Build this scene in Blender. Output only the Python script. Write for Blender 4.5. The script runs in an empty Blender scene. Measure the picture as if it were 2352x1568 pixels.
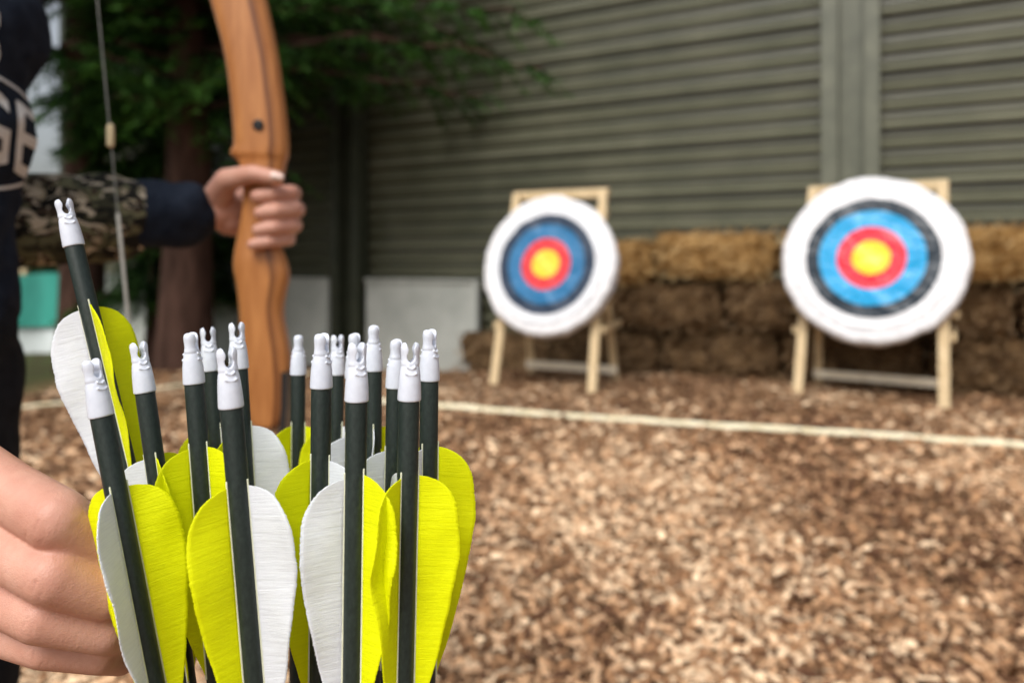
import bpy, bmesh, math, random, time
import numpy as np
from mathutils import Vector, Matrix, noise
from mathutils.bvhtree import BVHTree
T0=time.time()
def tick(s): print('TICK',s,round(time.time()-T0,1),flush=True)
random.seed(7); rng=np.random.default_rng(7)
scene=bpy.context.scene
COL=scene.collection
scene.view_settings.view_transform='Standard'; scene.view_settings.look='None'; scene.view_settings.exposure=0
H=0.90           # eye height of the photographer
F=1700.0
# helper: world position of a point from its image pixel coordinates and estimated depth
def S(u,v,d): return Vector(((u-1176)/F*d, d, H-(v-600)/F*d))
# ---------------------------------------------------------------- helpers
def link(o,parent=None):
    COL.objects.link(o)
    if parent is not None: o.parent=parent
    return o
def mkobj(name,me,mat=None,parent=None,smooth=False,label=None,category=None,**kw):
    o=bpy.data.objects.new(name,me)
    if mat is not None and me is not None: me.materials.append(mat)
    if smooth and me is not None:
        me.polygons.foreach_set('use_smooth',[True]*len(me.polygons))
    link(o,parent)
    if label: o['label']=label
    if category: o['category']=category
    for k,v in kw.items(): o[k]=v
    return o
def empty(name,loc,label,category,group=None):
    o=bpy.data.objects.new(name,None); o.location=loc; o.empty_display_size=.05
    link(o); o['label']=label; o['category']=category
    if group: o['group']=group
    return o
def child(name,me,mat,par,smooth=False,label=None):
    """mesh given in world coordinates, stored relative to its parent's base"""
    me.transform(Matrix.Translation(-par.location))
    return mkobj(name,me,mat,par,smooth,label)
def pymesh(name,v,f):
    me=bpy.data.meshes.new(name); me.from_pydata([tuple(a) for a in v],[],f); me.update(); return me
def quads_mesh(name,V,colors=None):
    """V: (n,4,3) array"""
    n=len(V); me=bpy.data.meshes.new(name)
    me.vertices.add(n*4); me.vertices.foreach_set('co',V.reshape(-1).astype(np.float32))
    me.loops.add(n*4); me.loops.foreach_set('vertex_index',np.arange(n*4,dtype=np.int32))
    me.polygons.add(n); me.polygons.foreach_set('loop_start',np.arange(0,n*4,4,dtype=np.int32))
    me.polygons.foreach_set('loop_total',np.full(n,4,dtype=np.int32))
    me.update(calc_edges=True)
    if colors is not None:
        a=me.attributes.new('tint','FLOAT_COLOR','FACE')
        c=np.ones((n,4),dtype=np.float32); c[:,:3]=colors
        a.data.foreach_set('color',c.reshape(-1))
    return me
# meshes are evaluated in a small scratch scene so modifiers stay cheap
scratch=bpy.data.scenes.new('scratch')
def evalmesh(me,mods,extra=None):
    o=bpy.data.objects.new('tmp',me); scratch.collection.objects.link(o)
    if extra: scratch.collection.objects.link(extra)
    for t,kw in mods:
        m=o.modifiers.new('m',t)
        for k,v in kw.items(): setattr(m,k,v)
    vl=scratch.view_layers[0]; vl.update(); dg=vl.depsgraph
    r=bpy.data.meshes.new_from_object(o.evaluated_get(dg))
    bpy.data.objects.remove(o)
    return r
def basis(d):
    d=d.normalized(); a=Vector((0,0,1)) if abs(d.z)<.9 else Vector((1,0,0))
    x=d.cross(a).normalized(); y=d.cross(x).normalized(); return x,y,d
def capsule(V,Fc,p0,r0,p1,r1,n=20):
    p0=Vector(p0);p1=Vector(p1); x,y,d=basis(p1-p0) if (p1-p0).length>1e-6 else (Vector((1,0,0)),Vector((0,1,0)),Vector((0,0,1)))
    rings=[]
    for i in range(1,7): a=math.pi/2*i/6; rings.append((p0-d*r0*math.cos(a),r0*math.sin(a)))
    for i in range(0,6): a=math.pi/2*i/6; rings.append((p1+d*r1*math.sin(a),r1*math.cos(a)))
    b=len(V); V.append(p0-d*r0)
    for c,r in rings:
        for k in range(n):
            t=2*math.pi*k/n; V.append(c+x*r*math.cos(t)+y*r*math.sin(t))
    V.append(p1+d*r1); e=len(V)-1
    for k in range(n): Fc.append((b,b+1+(k+1)%n,b+1+k))
    for j in range(len(rings)-1):
        for k in range(n):
            a0=b+1+j*n+k; a1=b+1+j*n+(k+1)%n
            Fc.append((a0,a1,a1+n,a0+n))
    q=b+1+(len(rings)-1)*n
    for k in range(n): Fc.append((q+k,q+(k+1)%n,e))
def union(segs,voxel,smooth=6,fac=.5):
    V=[];Fc=[]
    for s in segs: capsule(V,Fc,*s)
    me=pymesh('u',V,Fc)
    return evalmesh(me,[('REMESH',dict(mode='VOXEL',voxel_size=voxel,use_smooth_shade=True)),('SMOOTH',dict(factor=fac,iterations=smooth))])
def chain(pts,rs):
    return [(pts[i],rs[i],pts[i+1],rs[i+1]) for i in range(len(pts)-1)]
def beam_geo(p0,p1,w,t,up=Vector((0,0,1)),bev=.004):
    """a bevelled plank from p0 to p1, w across, t thick"""
    p0=Vector(p0);p1=Vector(p1); d=(p1-p0).normalized()
    n=(up-d*up.dot(d)).normalized(); s=d.cross(n)
    bm=bmesh.new(); vs=[]
    for c in (p0,p1):
        for a,b in ((-1,-1),(1,-1),(1,1),(-1,1)): vs.append(bm.verts.new(c+s*a*w/2+n*b*t/2))
    for f in ((0,3,2,1),(4,5,6,7),(0,1,5,4),(1,2,6,5),(2,3,7,6),(3,0,4,7)): bm.faces.new([vs[i] for i in f])
    bmesh.ops.bevel(bm,geom=bm.edges[:],offset=bev,segments=2,profile=.5,affect='EDGES')
    bmesh.ops.recalc_face_normals(bm,faces=bm.faces[:])
    me=bpy.data.meshes.new('plank'); bm.to_mesh(me); bm.free(); return me
# ---------------------------------------------------------------- materials
class M:
    def __init__(s,name,rough=.6,spec=.3):
        s.m=bpy.data.materials.new(name); s.m.use_nodes=True; s.t=s.m.node_tree; s.n=s.t.nodes; s.l=s.t.links
        s.b=s.n['Principled BSDF']; s.b.inputs['Roughness'].default_value=rough
        s.b.inputs['Specular IOR Level'].default_value=spec
    def node(s,t,**kw):
        n=s.n.new(t)
        for k,v in kw.items():
            if k in n.inputs: n.inputs[k].default_value=v
            else: setattr(n,k,v)
        return n
    def coord(s,kind='Object',scale=(1,1,1),rot=(0,0,0)):
        c=s.node('ShaderNodeTexCoord'); m=s.node('ShaderNodeMapping')
        m.inputs['Scale'].default_value=scale; m.inputs['Rotation'].default_value=rot
        s.l.new(c.outputs[kind],m.inputs['Vector']); return m.outputs[0]
    def noise(s,vec,scale,detail=4,rough=.6,dist=0):
        n=s.node('ShaderNodeTexNoise'); n.inputs['Scale'].default_value=scale; n.inputs['Detail'].default_value=detail
        n.inputs['Roughness'].default_value=rough; n.inputs['Distortion'].default_value=dist
        if vec is not None: s.l.new(vec,n.inputs['Vector'])
        return n.outputs['Fac']
    def ramp(s,fac,stops,interp='LINEAR'):
        r=s.node('ShaderNodeValToRGB'); cr=r.color_ramp; cr.interpolation=interp
        while len(cr.elements)<len(stops): cr.elements.new(.5)
        for e,(p,c) in zip(cr.elements,stops): e.position=p; e.color=(*c,1)
        s.l.new(fac,r.inputs[0]); return r.outputs[0]
    def mix(s,a,b,fac,mode='MIX'):
        m=s.node('ShaderNodeMix'); m.data_type='RGBA'; m.blend_type=mode
        for sock,val in ((m.inputs[6],a),(m.inputs[7],b),(m.inputs[0],fac)):
            if isinstance(val,(float,int)): sock.default_value=val
            elif isinstance(val,tuple): sock.default_value=(*val,1)
            else: s.l.new(val,sock)
        return m.outputs[2]
    def math(s,op,a,b=0.0):
        m=s.node('ShaderNodeMath'); m.operation=op
        for i,v in enumerate((a,b)):
            if isinstance(v,(float,int)): m.inputs[i].default_value=v
            else: s.l.new(v,m.inputs[i])
        return m.outputs[0]
    def color(s,c):
        if isinstance(c,tuple): s.b.inputs['Base Color'].default_value=(*c,1)
        else: s.l.new(c,s.b.inputs['Base Color'])
    def bump(s,h,strength=.3,dist=.002):
        b=s.node('ShaderNodeBump'); b.inputs['Strength'].default_value=strength; b.inputs['Distance'].default_value=dist
        s.l.new(h,b.inputs['Height']); s.l.new(b.outputs[0],s.b.inputs['Normal'])
    def attr(s,name):
        a=s.node('ShaderNodeAttribute'); a.attribute_name=name; return a
def simple(name,c0,c1,scale=20,rough=.6,bump=.2,dist=.002,spec=.3,stretch=(1,1,1),detail=5):
    m=M(name,rough,spec); v=m.coord('Object',stretch); f=m.noise(v,scale,detail)
    m.color(m.ramp(f,[(.3,c0),(.7,c1)])); 
    if bump: m.bump(f,bump,dist)
    return m.m
mat_wood=M('pine_wood',.55); v=mat_wood.coord('Object',(1,1,.12)); f=mat_wood.noise(v,45,5,.6,1.0)
mat_wood.color(mat_wood.ramp(f,[(.25,(.44,.32,.17)),(.75,(.70,.55,.34))])); mat_wood.bump(f,.2,.002); mat_wood=mat_wood.m
mat_pale=simple('pale_planed_wood',(.68,.58,.42),(.90,.82,.66),20,.6,.2,.002)
# ground
def ground_mat():
    m=M('wood_chip_ground',.9,.1); v=m.coord('Object')
    a=m.node('ShaderNodeTexVoronoi'); a.inputs['Scale'].default_value=42
    d=m.coord('Object',(1,1.6,1),(0,0,.6)); m.l.new(d,a.inputs['Vector'])
    sep=m.node('ShaderNodeSeparateColor'); m.l.new(a.outputs['Color'],sep.inputs[0])
    c=m.ramp(sep.outputs[0],[(0,(.07,.035,.018)),(.45,(.22,.115,.055)),(.8,(.42,.25,.13)),(1,(.6,.42,.26))])
    n=m.noise(v,1.3,4); c=m.mix(c,(.10,.05,.03),m.math('MULTIPLY',n,.5))
    # moss and soil beyond the chipped area
    s=m.node('ShaderNodeSeparateXYZ'); m.l.new(v,s.inputs[0])
    far=m.math('SUBTRACT',m.math('MULTIPLY',s.outputs[0],-1.0),2.9)
    far=m.math('MULTIPLY',far,1.5); mm=m.node('ShaderNodeMath'); mm.operation='ADD'; mm.use_clamp=True
    m.l.new(far,mm.inputs[0]); mm.inputs[1].default_value=0
    g=m.ramp(m.noise(v,6,6),[(.35,(.05,.035,.02)),(.65,(.06,.08,.025))])
    c=m.mix(c,g,mm.outputs[0]); m.color(c); m.bump(sep.outputs[1],.6,.01); return m.m
def tint_mat(name,rough=.8,transl=0,spec=.15,bumpscale=None):
    m=M(name,rough,spec); a=m.attr('tint'); c=a.outputs['Color']
    m.color(c)
    if transl:
        t=m.node('ShaderNodeBsdfTranslucent'); m.l.new(c,t.inputs[0]); x=m.node('ShaderNodeMixShader'); x.inputs[0].default_value=transl
        m.l.new(m.b.outputs[0],x.inputs[1]); m.l.new(t.outputs[0],x.inputs[2]); m.l.new(x.outputs[0],m.n['Material Output'].inputs[0])
    return m.m
# ---------------------------------------------------------------- ground
def sm(t): t=max(0,min(1,t)); return t*t*(3-2*t)
def gz(x,y): return -.30*sm((y-5.6)/2.6)
def lumps(x,y): return .018*noise.noise(Vector((x*1.7,y*1.7,3)))+.008*noise.noise(Vector((x*6,y*6,9)))
xs=sorted(set([-300,-150,-80,-40,-20,-14]+[round(-10+i*.16,3) for i in range(112)]+[9,12,20,40,80,150,300]))
ys=sorted(set([-200,-100,-40,-15,-5,-2]+[round(-.4+i*.16,3) for i in range(80)]+[14,17,22,30,45,70,110,170,300]))
V=[];Fc=[]
for y in ys:
    for x in xs: V.append((x,y,gz(x,y)+(lumps(x,y) if -10<x<8 and -.4<y<12 else 0)))
nx=len(xs)
for j in range(len(ys)-1):
    for i in range(nx-1): a=j*nx+i; Fc.append((a,a+1,a+1+nx,a+nx))
mkobj('ground',pymesh('ground',V,Fc),ground_mat(),smooth=True,kind='structure')
def chips(n,ymin,ymax,size,seed):
    r=np.random.default_rng(seed)
    y=ymin+(ymax-ymin)*r.random(n)**1.25
    x=(r.random(n)-.5)*2*(y*.75+.5)
    keep=x>-3.2-0*y; x=x[keep]; y=y[keep]; n=len(x)
    z=np.array([gz(a,b)+lumps(a,b) for a,b in zip(x,y)])+.004+.014*r.random(n)
    L=size*(.4+1.0*r.random(n)**1.5*1.6); Wd=L*(.22+.33*r.random(n)); th=r.random(n)*6.283
    t1=(r.random(n)-.5)*1.0; t2=(r.random(n)-.5)*1.3
    dx=np.stack([np.cos(th)*np.cos(t1),np.sin(th)*np.cos(t1),np.sin(t1)],1)*L[:,None]/2
    dy=np.stack([-np.sin(th)*np.cos(t2),np.cos(th)*np.cos(t2),np.sin(t2)],1)*Wd[:,None]/2
    c=np.stack([x,y,z],1); q=np.stack([c-dx-dy*.8,c+dx*.9-dy,c+dx+dy*.7,c-dx*.8+dy],1)
    pal=np.array([(.11,.052,.028),(.22,.112,.056),(.37,.20,.10),(.48,.285,.155),(.61,.39,.23),(.80,.585,.38)])
    patch=np.array([noise.noise(Vector((a*1.1,b*1.1,5)))+.6*noise.noise(Vector((a*3.5,b*3.5,8))) for a,b in zip(x,y)])
    idx=np.clip((r.random(n)*6+patch*2.4-.15).astype(int),0,5)
    col=pal[idx]*(.8+.4*r.random(n))[:,None]
    col=col*(1-.38*np.clip((y-3.6)/1.5,0,1))[:,None]      # chips get darker towards the targets
    return q,col
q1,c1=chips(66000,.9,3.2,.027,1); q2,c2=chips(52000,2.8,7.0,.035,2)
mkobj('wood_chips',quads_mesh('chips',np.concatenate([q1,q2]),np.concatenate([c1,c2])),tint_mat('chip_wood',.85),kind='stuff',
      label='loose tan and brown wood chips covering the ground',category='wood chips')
tick('ground')
# rope lines
def rope(name,pts,r,mat,label):
    V=[];Fc=[];n=10;P=[]
    for i in range(len(pts)-1):
        a=Vector(pts[i]);b=Vector(pts[i+1]);k=max(2,int((b-a).length/.05))
        for j in range(k): P.append(a.lerp(b,j/k))
    P.append(Vector(pts[-1]))
    for i,p in enumerate(P):
        d=(P[min(i+1,len(P)-1)]-P[max(i-1,0)]); x,y,_=basis(d)
        off=Vector((0,.014*noise.noise(Vector((p.x*3,0,1))),.008*noise.noise(Vector((p.x*5,2,1)))-.001))
        rr=r*(1+.25*noise.noise(Vector((p.x*9,1,1))))
        for k in range(n):
            t=2*math.pi*k/n; w=x*rr*math.cos(t)+y*rr*math.sin(t); w.z*=.45
            V.append(p+off+w+Vector((0,0,gz(p.x,p.y)+.02)))
    for i in range(len(P)-1):
        for k in range(n):
            a=i*n+k;b=i*n+(k+1)%n; Fc.append((a,b,b+n,a+n))
    Fc.append(tuple(range(n))[::-1]); Fc.append(tuple(range((len(P)-1)*n,len(P)*n)))
    base=P[0].copy(); me=pymesh(name,[v-base for v in V],Fc)
    o=mkobj(name,me,mat,smooth=True,label=label,category='marker rope'); o.location=base; return o
mrope=simple('pale_webbing',(.64,.57,.36),(.86,.80,.60),12,.8,.4,.003)
rope('marker_rope',[(-.95,4.72,0),(.3,4.22,0),(1.5,3.86,0),(3.2,3.32,0)],.034,mrope,'pale yellow marker rope lying across wood chips')
rope('marker_rope',[(-3.3,4.2,0),(-2.75,4.64,0),(-2.35,5.3,0),(-1.6,5.9,0)],.020,mrope,'pale yellow marker rope beside mossy soil')
# ---------------------------------------------------------------- corrugated wall
W0=Vector((2.73,6.0,0)); WD=Vector((-.885,.466,0)).normalized(); WN=Vector((-.466,-.885,0)).normalized()
def Wp(s,off=0,z=0): p=W0+WD*s+WN*off; return Vector((p.x,p.y,z))
def wall_mat():
    m=M('olive_coated_steel',.34,.55); v=m.coord('Object',(1,1,1))
    n=m.noise(v,1.6,6,.65); n2=m.noise(m.coord('Object',(.15,.15,6)),8,4)
    c=m.ramp(n,[(.32,(.050,.061,.034)),(.5,(.076,.083,.049)),(.68,(.106,.108,.067))]); c=m.mix(c,(.048,.040,.022),m.math('MULTIPLY',n2,.45))
    big=m.noise(m.coord('Object',(.5,.5,.35)),1.3,3); c=m.mix(c,(.058,.046,.027),m.math('MULTIPLY',big,.4))
    crest_highlight=m.attr('crest').outputs['Fac']; c=m.mix(c,(.27,.275,.20),m.math('MULTIPLY',crest_highlight,m.math('ADD',m.math('MULTIPLY',n,.9),.12))); m.color(c)  # bright highlight lines painted on the rib crests as a lighter tint
    m.bump(n,.15,.01); return m.m
prof=[];z=-.35;kk=0
while z<5.2:
    w=.030 if kk%3 else .045
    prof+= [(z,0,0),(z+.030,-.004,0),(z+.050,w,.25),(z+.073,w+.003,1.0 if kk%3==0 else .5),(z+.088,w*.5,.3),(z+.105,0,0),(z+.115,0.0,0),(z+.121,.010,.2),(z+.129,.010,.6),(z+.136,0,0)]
    z+=.15; kk+=1
smax=10.2; V=[];Fc=[];CR=[]; sS=[-5+i*(smax+5)/16 for i in range(17)]
for s in sS:
    for z,o,cr_ in prof: V.append(Wp(s,o+.004*math.sin(s*2.1+z),z)); CR.append(cr_)
k=len(prof)
for i in range(16):
    for j in range(k-1): a=i*k+j; Fc.append((a,a+k,a+k+1,a+1))
base=Wp(2.5); mw=pymesh('wall',[v-base for v in V],Fc); at=mw.attributes.new('crest','FLOAT','POINT'); at.data.foreach_set('value',CR)
wall=mkobj('corrugated_wall',mw,wall_mat(),label='tall olive green ribbed metal wall along the range',category='wall'); wall.location=base
mcol=simple('painted_steel',(.085,.092,.066),(.14,.145,.105),5,.45,.1,.004,.5)
mcol2=simple('dark_painted_steel',(.025,.03,.018),(.045,.05,.03),5,.5,.1,.004,.4)
def column(s,mat,lab):
    # outline of a channel section, extruded upwards
    o=[(-.21,.03),(-.21,.19),(-.10,.19),(-.10,.175),(-.085,.175),(-.085,.065),(.10,.065),(.10,.20),(.21,.20),(.21,.03)]
    bs=Wp(s); z0=gz(bs.x,bs.y)-.05; bm=bmesh.new()
    lo=[bm.verts.new(Wp(s-a,b+.03,z0)-bs) for a,b in o]; hi=[bm.verts.new(Wp(s-a,b+.03,5.3)-bs) for a,b in o]
    n=len(o)
    for i in range(n): bm.faces.new((lo[i],lo[(i+1)%n],hi[(i+1)%n],hi[i]))
    bm.faces.new(hi); bm.faces.new(lo[::-1]); bmesh.ops.recalc_face_normals(bm,faces=bm.faces[:])
    bmesh.ops.bevel(bm,geom=[e for e in bm.edges if abs(e.verts[0].co.z-e.verts[1].co.z)>1],offset=.008,segments=2,affect='EDGES')
    me=bpy.data.meshes.new('column'); bm.to_mesh(me); bm.free()
    ob=mkobj('steel_column',me,mat,label=lab,category='column',group='steel columns along the wall'); ob.location=bs
column(-.02,mcol,'olive painted steel channel column in front of ribbed wall')
column(5.06,mcol2,'dark steel channel column between white barrier panels')
column(10.1,mcol2,'dark steel channel column at the end of the wall')
# white barrier panels
mwhite=simple('weathered_white_panel',(.36,.38,.35),(.52,.54,.50),3,.6,.1,.003)
for s0,s1 in ((3.38,4.80),(5.32,6.74),(6.78,8.2),(8.24,9.85)):
    b=Wp((s0+s1)/2,.15); g=gz(b.x,b.y)
    me=beam_geo(Wp(s0,.15,(g+.69)/2),Wp(s1,.15,(g+.69)/2),.68-g,.04,WN,.006)
    bm=bmesh.new(); bm.from_mesh(me)
    for mm in (beam_geo(Wp(s0+.03,.18,g),Wp(s0+.03,.18,.70),.05,.03,WN,.004),beam_geo(Wp(s0,.16,.70),Wp(s1,.16,.70),.03,.08,WN,.004)): bm.from_mesh(mm)
    bm.to_mesh(me); bm.free(); me.transform(Matrix.Translation(-b))
    o=mkobj('barrier_panel',me,mwhite,label='low weathered white barrier panel against the metal wall',category='barrier',group='white barrier panels'); o.location=b
# ---------------------------------------------------------------- hay bales
def bale_mat(name,c0,c1,c2):
    m=M(name,.9,.1); v=m.coord('Object',(1,4,4)); f=m.noise(v,16,7,.8,.8); g=m.noise(m.coord('Object'),9,5,.7)
    fg=m.math('ADD',m.math('MULTIPLY',f,.6),m.math('MULTIPLY',g,.4))
    c=m.ramp(fg,[(.40,c0),(.5,c1),(.58,c2)]); m.color(c); m.bump(f,1.0,.03); return m.m
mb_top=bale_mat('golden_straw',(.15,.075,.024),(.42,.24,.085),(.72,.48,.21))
mb_mid=bale_mat('shaded_straw',(.040,.024,.014),(.15,.09,.044),(.35,.225,.115))  # same straw for the lower rows, their shade put into the colour
def bale_mesh(seed):
    bm=bmesh.new(); bmesh.ops.create_cube(bm,size=1)
    bmesh.ops.scale(bm,vec=(.89,.46,.342),verts=bm.verts[:])
    bmesh.ops.bevel(bm,geom=bm.edges[:],offset=.055,segments=3,affect='EDGES')
    bmesh.ops.subdivide_edges(bm,edges=bm.edges[:],cuts=6,use_grid_fill=True)
    for v in bm.verts:
        p=v.co; twine=max(math.exp(-((p.x-q)/.02)**2) for q in (-.2,.2))
        k=.045*noise.noise(p*5+Vector((seed,0,0)))+.030*noise.noise(p*17+Vector((seed,3,0)))-.022*twine
        v.co=p+Vector((0,math.copysign(1,p.y)*k,math.copysign(1,p.z)*k*.6)) +Vector((math.copysign(1,p.x)*.04*noise.noise(p*14+Vector((0,seed,0))),0,0))
    # straw tufts
    r=random.Random(seed)
    for i in range(1900):
        a=Vector((r.uniform(-.46,.46),r.choice([-.24,-.24,.24,r.uniform(-.24,.24)]),0)); 
        a.z=.175 if abs(a.y)<.235 else r.uniform(-.17,.178)
        d=Vector((r.uniform(-1,1),r.uniform(-.4,.4)+(math.copysign(.4,a.y) if abs(a.y)>.235 else 0),r.uniform(-.5,.4))).normalized()*r.uniform(.03,.10)
        w=d.cross(Vector((r.random(),r.random(),1))).normalized()*.0030
        bm.faces.new([bm.verts.new(a-w),bm.verts.new(a+w),bm.verts.new(a+d+w),bm.verts.new(a+d-w)]).material_index=1
    me=bpy.data.meshes.new('bale'); bm.to_mesh(me); bm.free()
    me.polygons.foreach_set('use_smooth',[True]*len(me.polygons)); return me
st1=simple('loose_golden_straw',(.42,.26,.10),(.74,.54,.27),9,.7,0); st2=simple('loose_shaded_straw',(.15,.09,.045),(.38,.25,.13),9,.7,0)
variants=[]
for sd in (1,2,3):
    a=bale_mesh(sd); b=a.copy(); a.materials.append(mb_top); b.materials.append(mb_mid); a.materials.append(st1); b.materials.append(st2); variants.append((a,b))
ang=math.atan2(-WD.y,-WD.x)
for row,start in ((0,3.28),(1,2.75),(2,2.35)):
    s=start-.47; i=0
    while s>-3.2:
        b=Wp(s,.52+random.uniform(-.06,.06)); g=gz(b.x,b.y)
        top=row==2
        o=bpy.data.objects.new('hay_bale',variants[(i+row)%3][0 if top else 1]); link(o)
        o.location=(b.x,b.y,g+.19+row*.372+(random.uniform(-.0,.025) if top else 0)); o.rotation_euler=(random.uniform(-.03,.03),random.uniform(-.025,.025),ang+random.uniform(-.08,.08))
        o['label']='golden straw bale on top of the stack' if top else 'brown straw bale with painted-in shade, stacked against metal wall'
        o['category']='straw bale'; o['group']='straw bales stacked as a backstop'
        s-=.955; i+=1
tick('bales')
# ---------------------------------------------------------------- targets and easels
def face_mat(name,cols,rough=.4):
    m=M(name,rough,.35); v=m.coord('Object'); n=m.node('ShaderNodeVectorMath'); n.operation='LENGTH'
    s=m.node('ShaderNodeSeparateXYZ'); m.l.new(v,s.inputs[0]); c=m.node('ShaderNodeCombineXYZ')
    m.l.new(s.outputs[0],c.inputs[0]); m.l.new(s.outputs[1],c.inputs[1]); m.l.new(c.outputs[0],n.inputs[0])
    w=m.noise(v,7,4); r=m.math('ADD',n.outputs['Value'],m.math('MULTIPLY',m.math('SUBTRACT',w,.5),.016))
    Y,R,B,K,Wh=cols
    g=lambda c,k:tuple(min(1,x*k) for x in c)
    col=m.ramp(r,[(0,Y),(.048,g(Y,.6)),(.051,Y),(.104,R),(.144,g(R,1.5)),(.147,R),(.188,B),(.242,g(B,.6)),(.246,B),(.292,K),(.330,g(K,3)),(.334,K),(.370,Wh)],'CONSTANT')
    holes=m.node('ShaderNodeTexVoronoi'); holes.inputs['Scale'].default_value=38; m.l.new(v,holes.inputs['Vector'])
    h=m.ramp(holes.outputs['Distance'],[(.0,(.25,.25,.25)),(.16,(.3,.3,.3)),(.2,(1,1,1))])
    big=m.noise(v,5,3); sel=m.ramp(big,[(.5,(0,0,0)),(.62,(.7,.7,.7))])
    sc=m.node('ShaderNodeSeparateColor'); m.l.new(sel,sc.inputs[0])
    col=m.mix(col,h,sc.outputs[0],'MULTIPLY')
    col=m.mix(col,(.72,.72,.72),m.math('MULTIPLY',m.noise(v,13,6,.7),.55),'MULTIPLY'); m.color(col); m.bump(m.noise(v,8,4),.9,.03); return m.m
mfoam=simple('white_foam',(.56,.56,.58),(.86,.86,.88),26,.85,.8,.010)
fmA=face_mat('target_face_faded',((.86,.62,.04),(.68,.04,.05),(.02,.16,.35),(.014,.030,.06),(.74,.76,.80)))
fmB=face_mat('target_face_bright',((.92,.67,.02),(.84,.025,.05),(.005,.34,.68),(.010,.020,.032),(.80,.81,.84)),.27)
def target(center,yaw,lean,R,mat,label):
    par=bpy.data.objects.new('archery_target',None); par.empty_display_size=.05; link(par)
    par['label']=label; par['category']='archery target'; par['group']='archery targets on easels'
    par.location=center
    nrm=Vector((-math.sin(yaw)*math.cos(lean),-math.cos(yaw)*math.cos(lean),math.sin(lean)))
    xx=Vector((math.cos(yaw),-math.sin(yaw),0)); yy=nrm.cross(xx)
    par.rotation_euler=Matrix((xx,yy,nrm)).transposed().to_euler()
    bm=bmesh.new(); n=96
    pr=[(0,-.12),(R-.03,-.12),(R-.012,-.11),(R,-.09),(R+.003,-.05),(R,-.02),(R-.012,-.004),(R-.03,0),(R*.8,.001),(R*.4,.001),(0,.001)]
    prev=None
    for (r,z) in pr:
        if r==0: ring=[bm.verts.new((0,0,z))]
        else:
            ring=[]
            for k in range(n):
                t=2*math.pi*k/n; rr=r+((.014*noise.noise(Vector((math.cos(t)*3+R*9,math.sin(t)*3,z*4)))+.010*noise.noise(Vector((math.cos(t)*9,math.sin(t)*9,z*30)))) if r>R-.05 else 0)
                ring.append(bm.verts.new((rr*math.cos(t),rr*math.sin(t),z)))
        if prev:
            for k in range(n):
                a=prev[k%len(prev)];b=prev[(k+1)%len(prev)];c=ring[(k+1)%len(ring)];d=ring[k%len(ring)]
                vs=[a,b,c,d]; vs=[v for i,v in enumerate(vs) if v not in vs[:i]]
                if len(vs)>2: bm.faces.new(vs)
        prev=ring
    bmesh.ops.recalc_face_normals(bm,faces=bm.faces[:]); me=bpy.data.meshes.new('butt'); bm.to_mesh(me); bm.free()
    mkobj('foam_disc',me,mfoam,par,True)
    V=[(0,0,.010)];Fc=[]; rings=14; Rp=.43
    for j in range(1,rings+1):
        for k in range(n):
            t=2*math.pi*k/n; r=Rp*j/rings
            if j==rings: r+=.004*noise.noise(Vector((math.cos(t)*8,math.sin(t)*8,1)))
            x,y=r*math.cos(t),r*math.sin(t)
            V.append((x,y,.0105+.009*noise.noise(Vector((x*7,y*7,2)))))
    for k in range(n): Fc.append((0,1+k,1+(k+1)%n))
    for j in range(rings-1):
        for k in range(n): a=1+j*n+k;b=1+j*n+(k+1)%n; Fc.append((a,a+n,b+n,b))
    f=mkobj('paper_face',pymesh('face',V,Fc),mat,par,True); sc=R/.515; f.scale=(sc,sc,1)
    return par
def easel(A,B,yaw,rear,label,height=1.42,lean=.34):
    A=Vector(A);B=Vector(B); base=(A+B)/2; e=empty('wooden_easel',base,label,'easel','wooden target easels')
    back=Vector((math.sin(yaw),math.cos(yaw),0)); side=(B-A).normalized()
    upv=(back*lean+Vector((0,0,height))); nr=-back
    tA=A+upv+side*.03; tB=B+upv-side*.03
    def add(nm,p0,p1,w,t,up=nr,mat=mat_wood): child(nm,beam_geo(p0,p1,w,t,up),mat,e)
    add('front_leg',A,tA,.062,.04); add('front_leg',B,tB,.062,.04)
    k=lambda f:(A+upv*f,B+upv*f)
    for f,w in ((.985,.07),(.88,.06)):
        a,b=k(f); add('top_rail',a+back*.042,b+back*.042,w,.035)
    a,b=k(.40); add('cross_rail',a-side*.07+back*.042,b+side*.07+back*.042,.045,.035)
    RA=A+back*rear; RB=B+back*rear
    hA=A+upv*.86+back*.03+side*.06; hB=B+upv*.86+back*.03-side*.06
    add('rear_leg',RA+side*.03,hA,.055,.035); add('rear_leg',RB-side*.03,hB,.055,.035)
    add('rear_rail',RA.lerp(hA,.07)-back*.035,RB.lerp(hB,.07)-back*.035,.06,.03,nr,mat_pale)
    for P,R_,hh,sg in ((A,RA,hA,-1),(B,RB,hB,1)):
        add('side_stay',P+upv*.30+side*sg*.045,R_.lerp(hA if sg<0 else hB,.36)+side*sg*.045+back*.05,.03,.045,Vector((0,0,1)))
    return base,upv,back
yl=math.radians(25.3); yr=math.radians(34)
b1,u1,k1=easel((-.13,5.37,0),(.547,5.05,0),yl,.62,'light pine easel holding a round target, rear legs spread')
b2,u2,k2=easel((1.93,5.0,0),(2.64,4.52,0),yr,.52,'light pine easel standing before straw bales')
lean=math.atan2(.34,1.42)
def tc(b,u,k,z,off): p=b+u*(z/u.z)-k*off; return p
target(tc(b1,u1,k1,.885,.155)+Vector((.01,-.005,-.005)),yl,lean,.508,fmA,'round white foam target with faded coloured rings')
target(tc(b2,u2,k2,.922,.155)+Vector((.015,0,0)),math.radians(30),lean,.556,fmB,'round white foam target with bright cyan, red and yellow rings')
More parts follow.
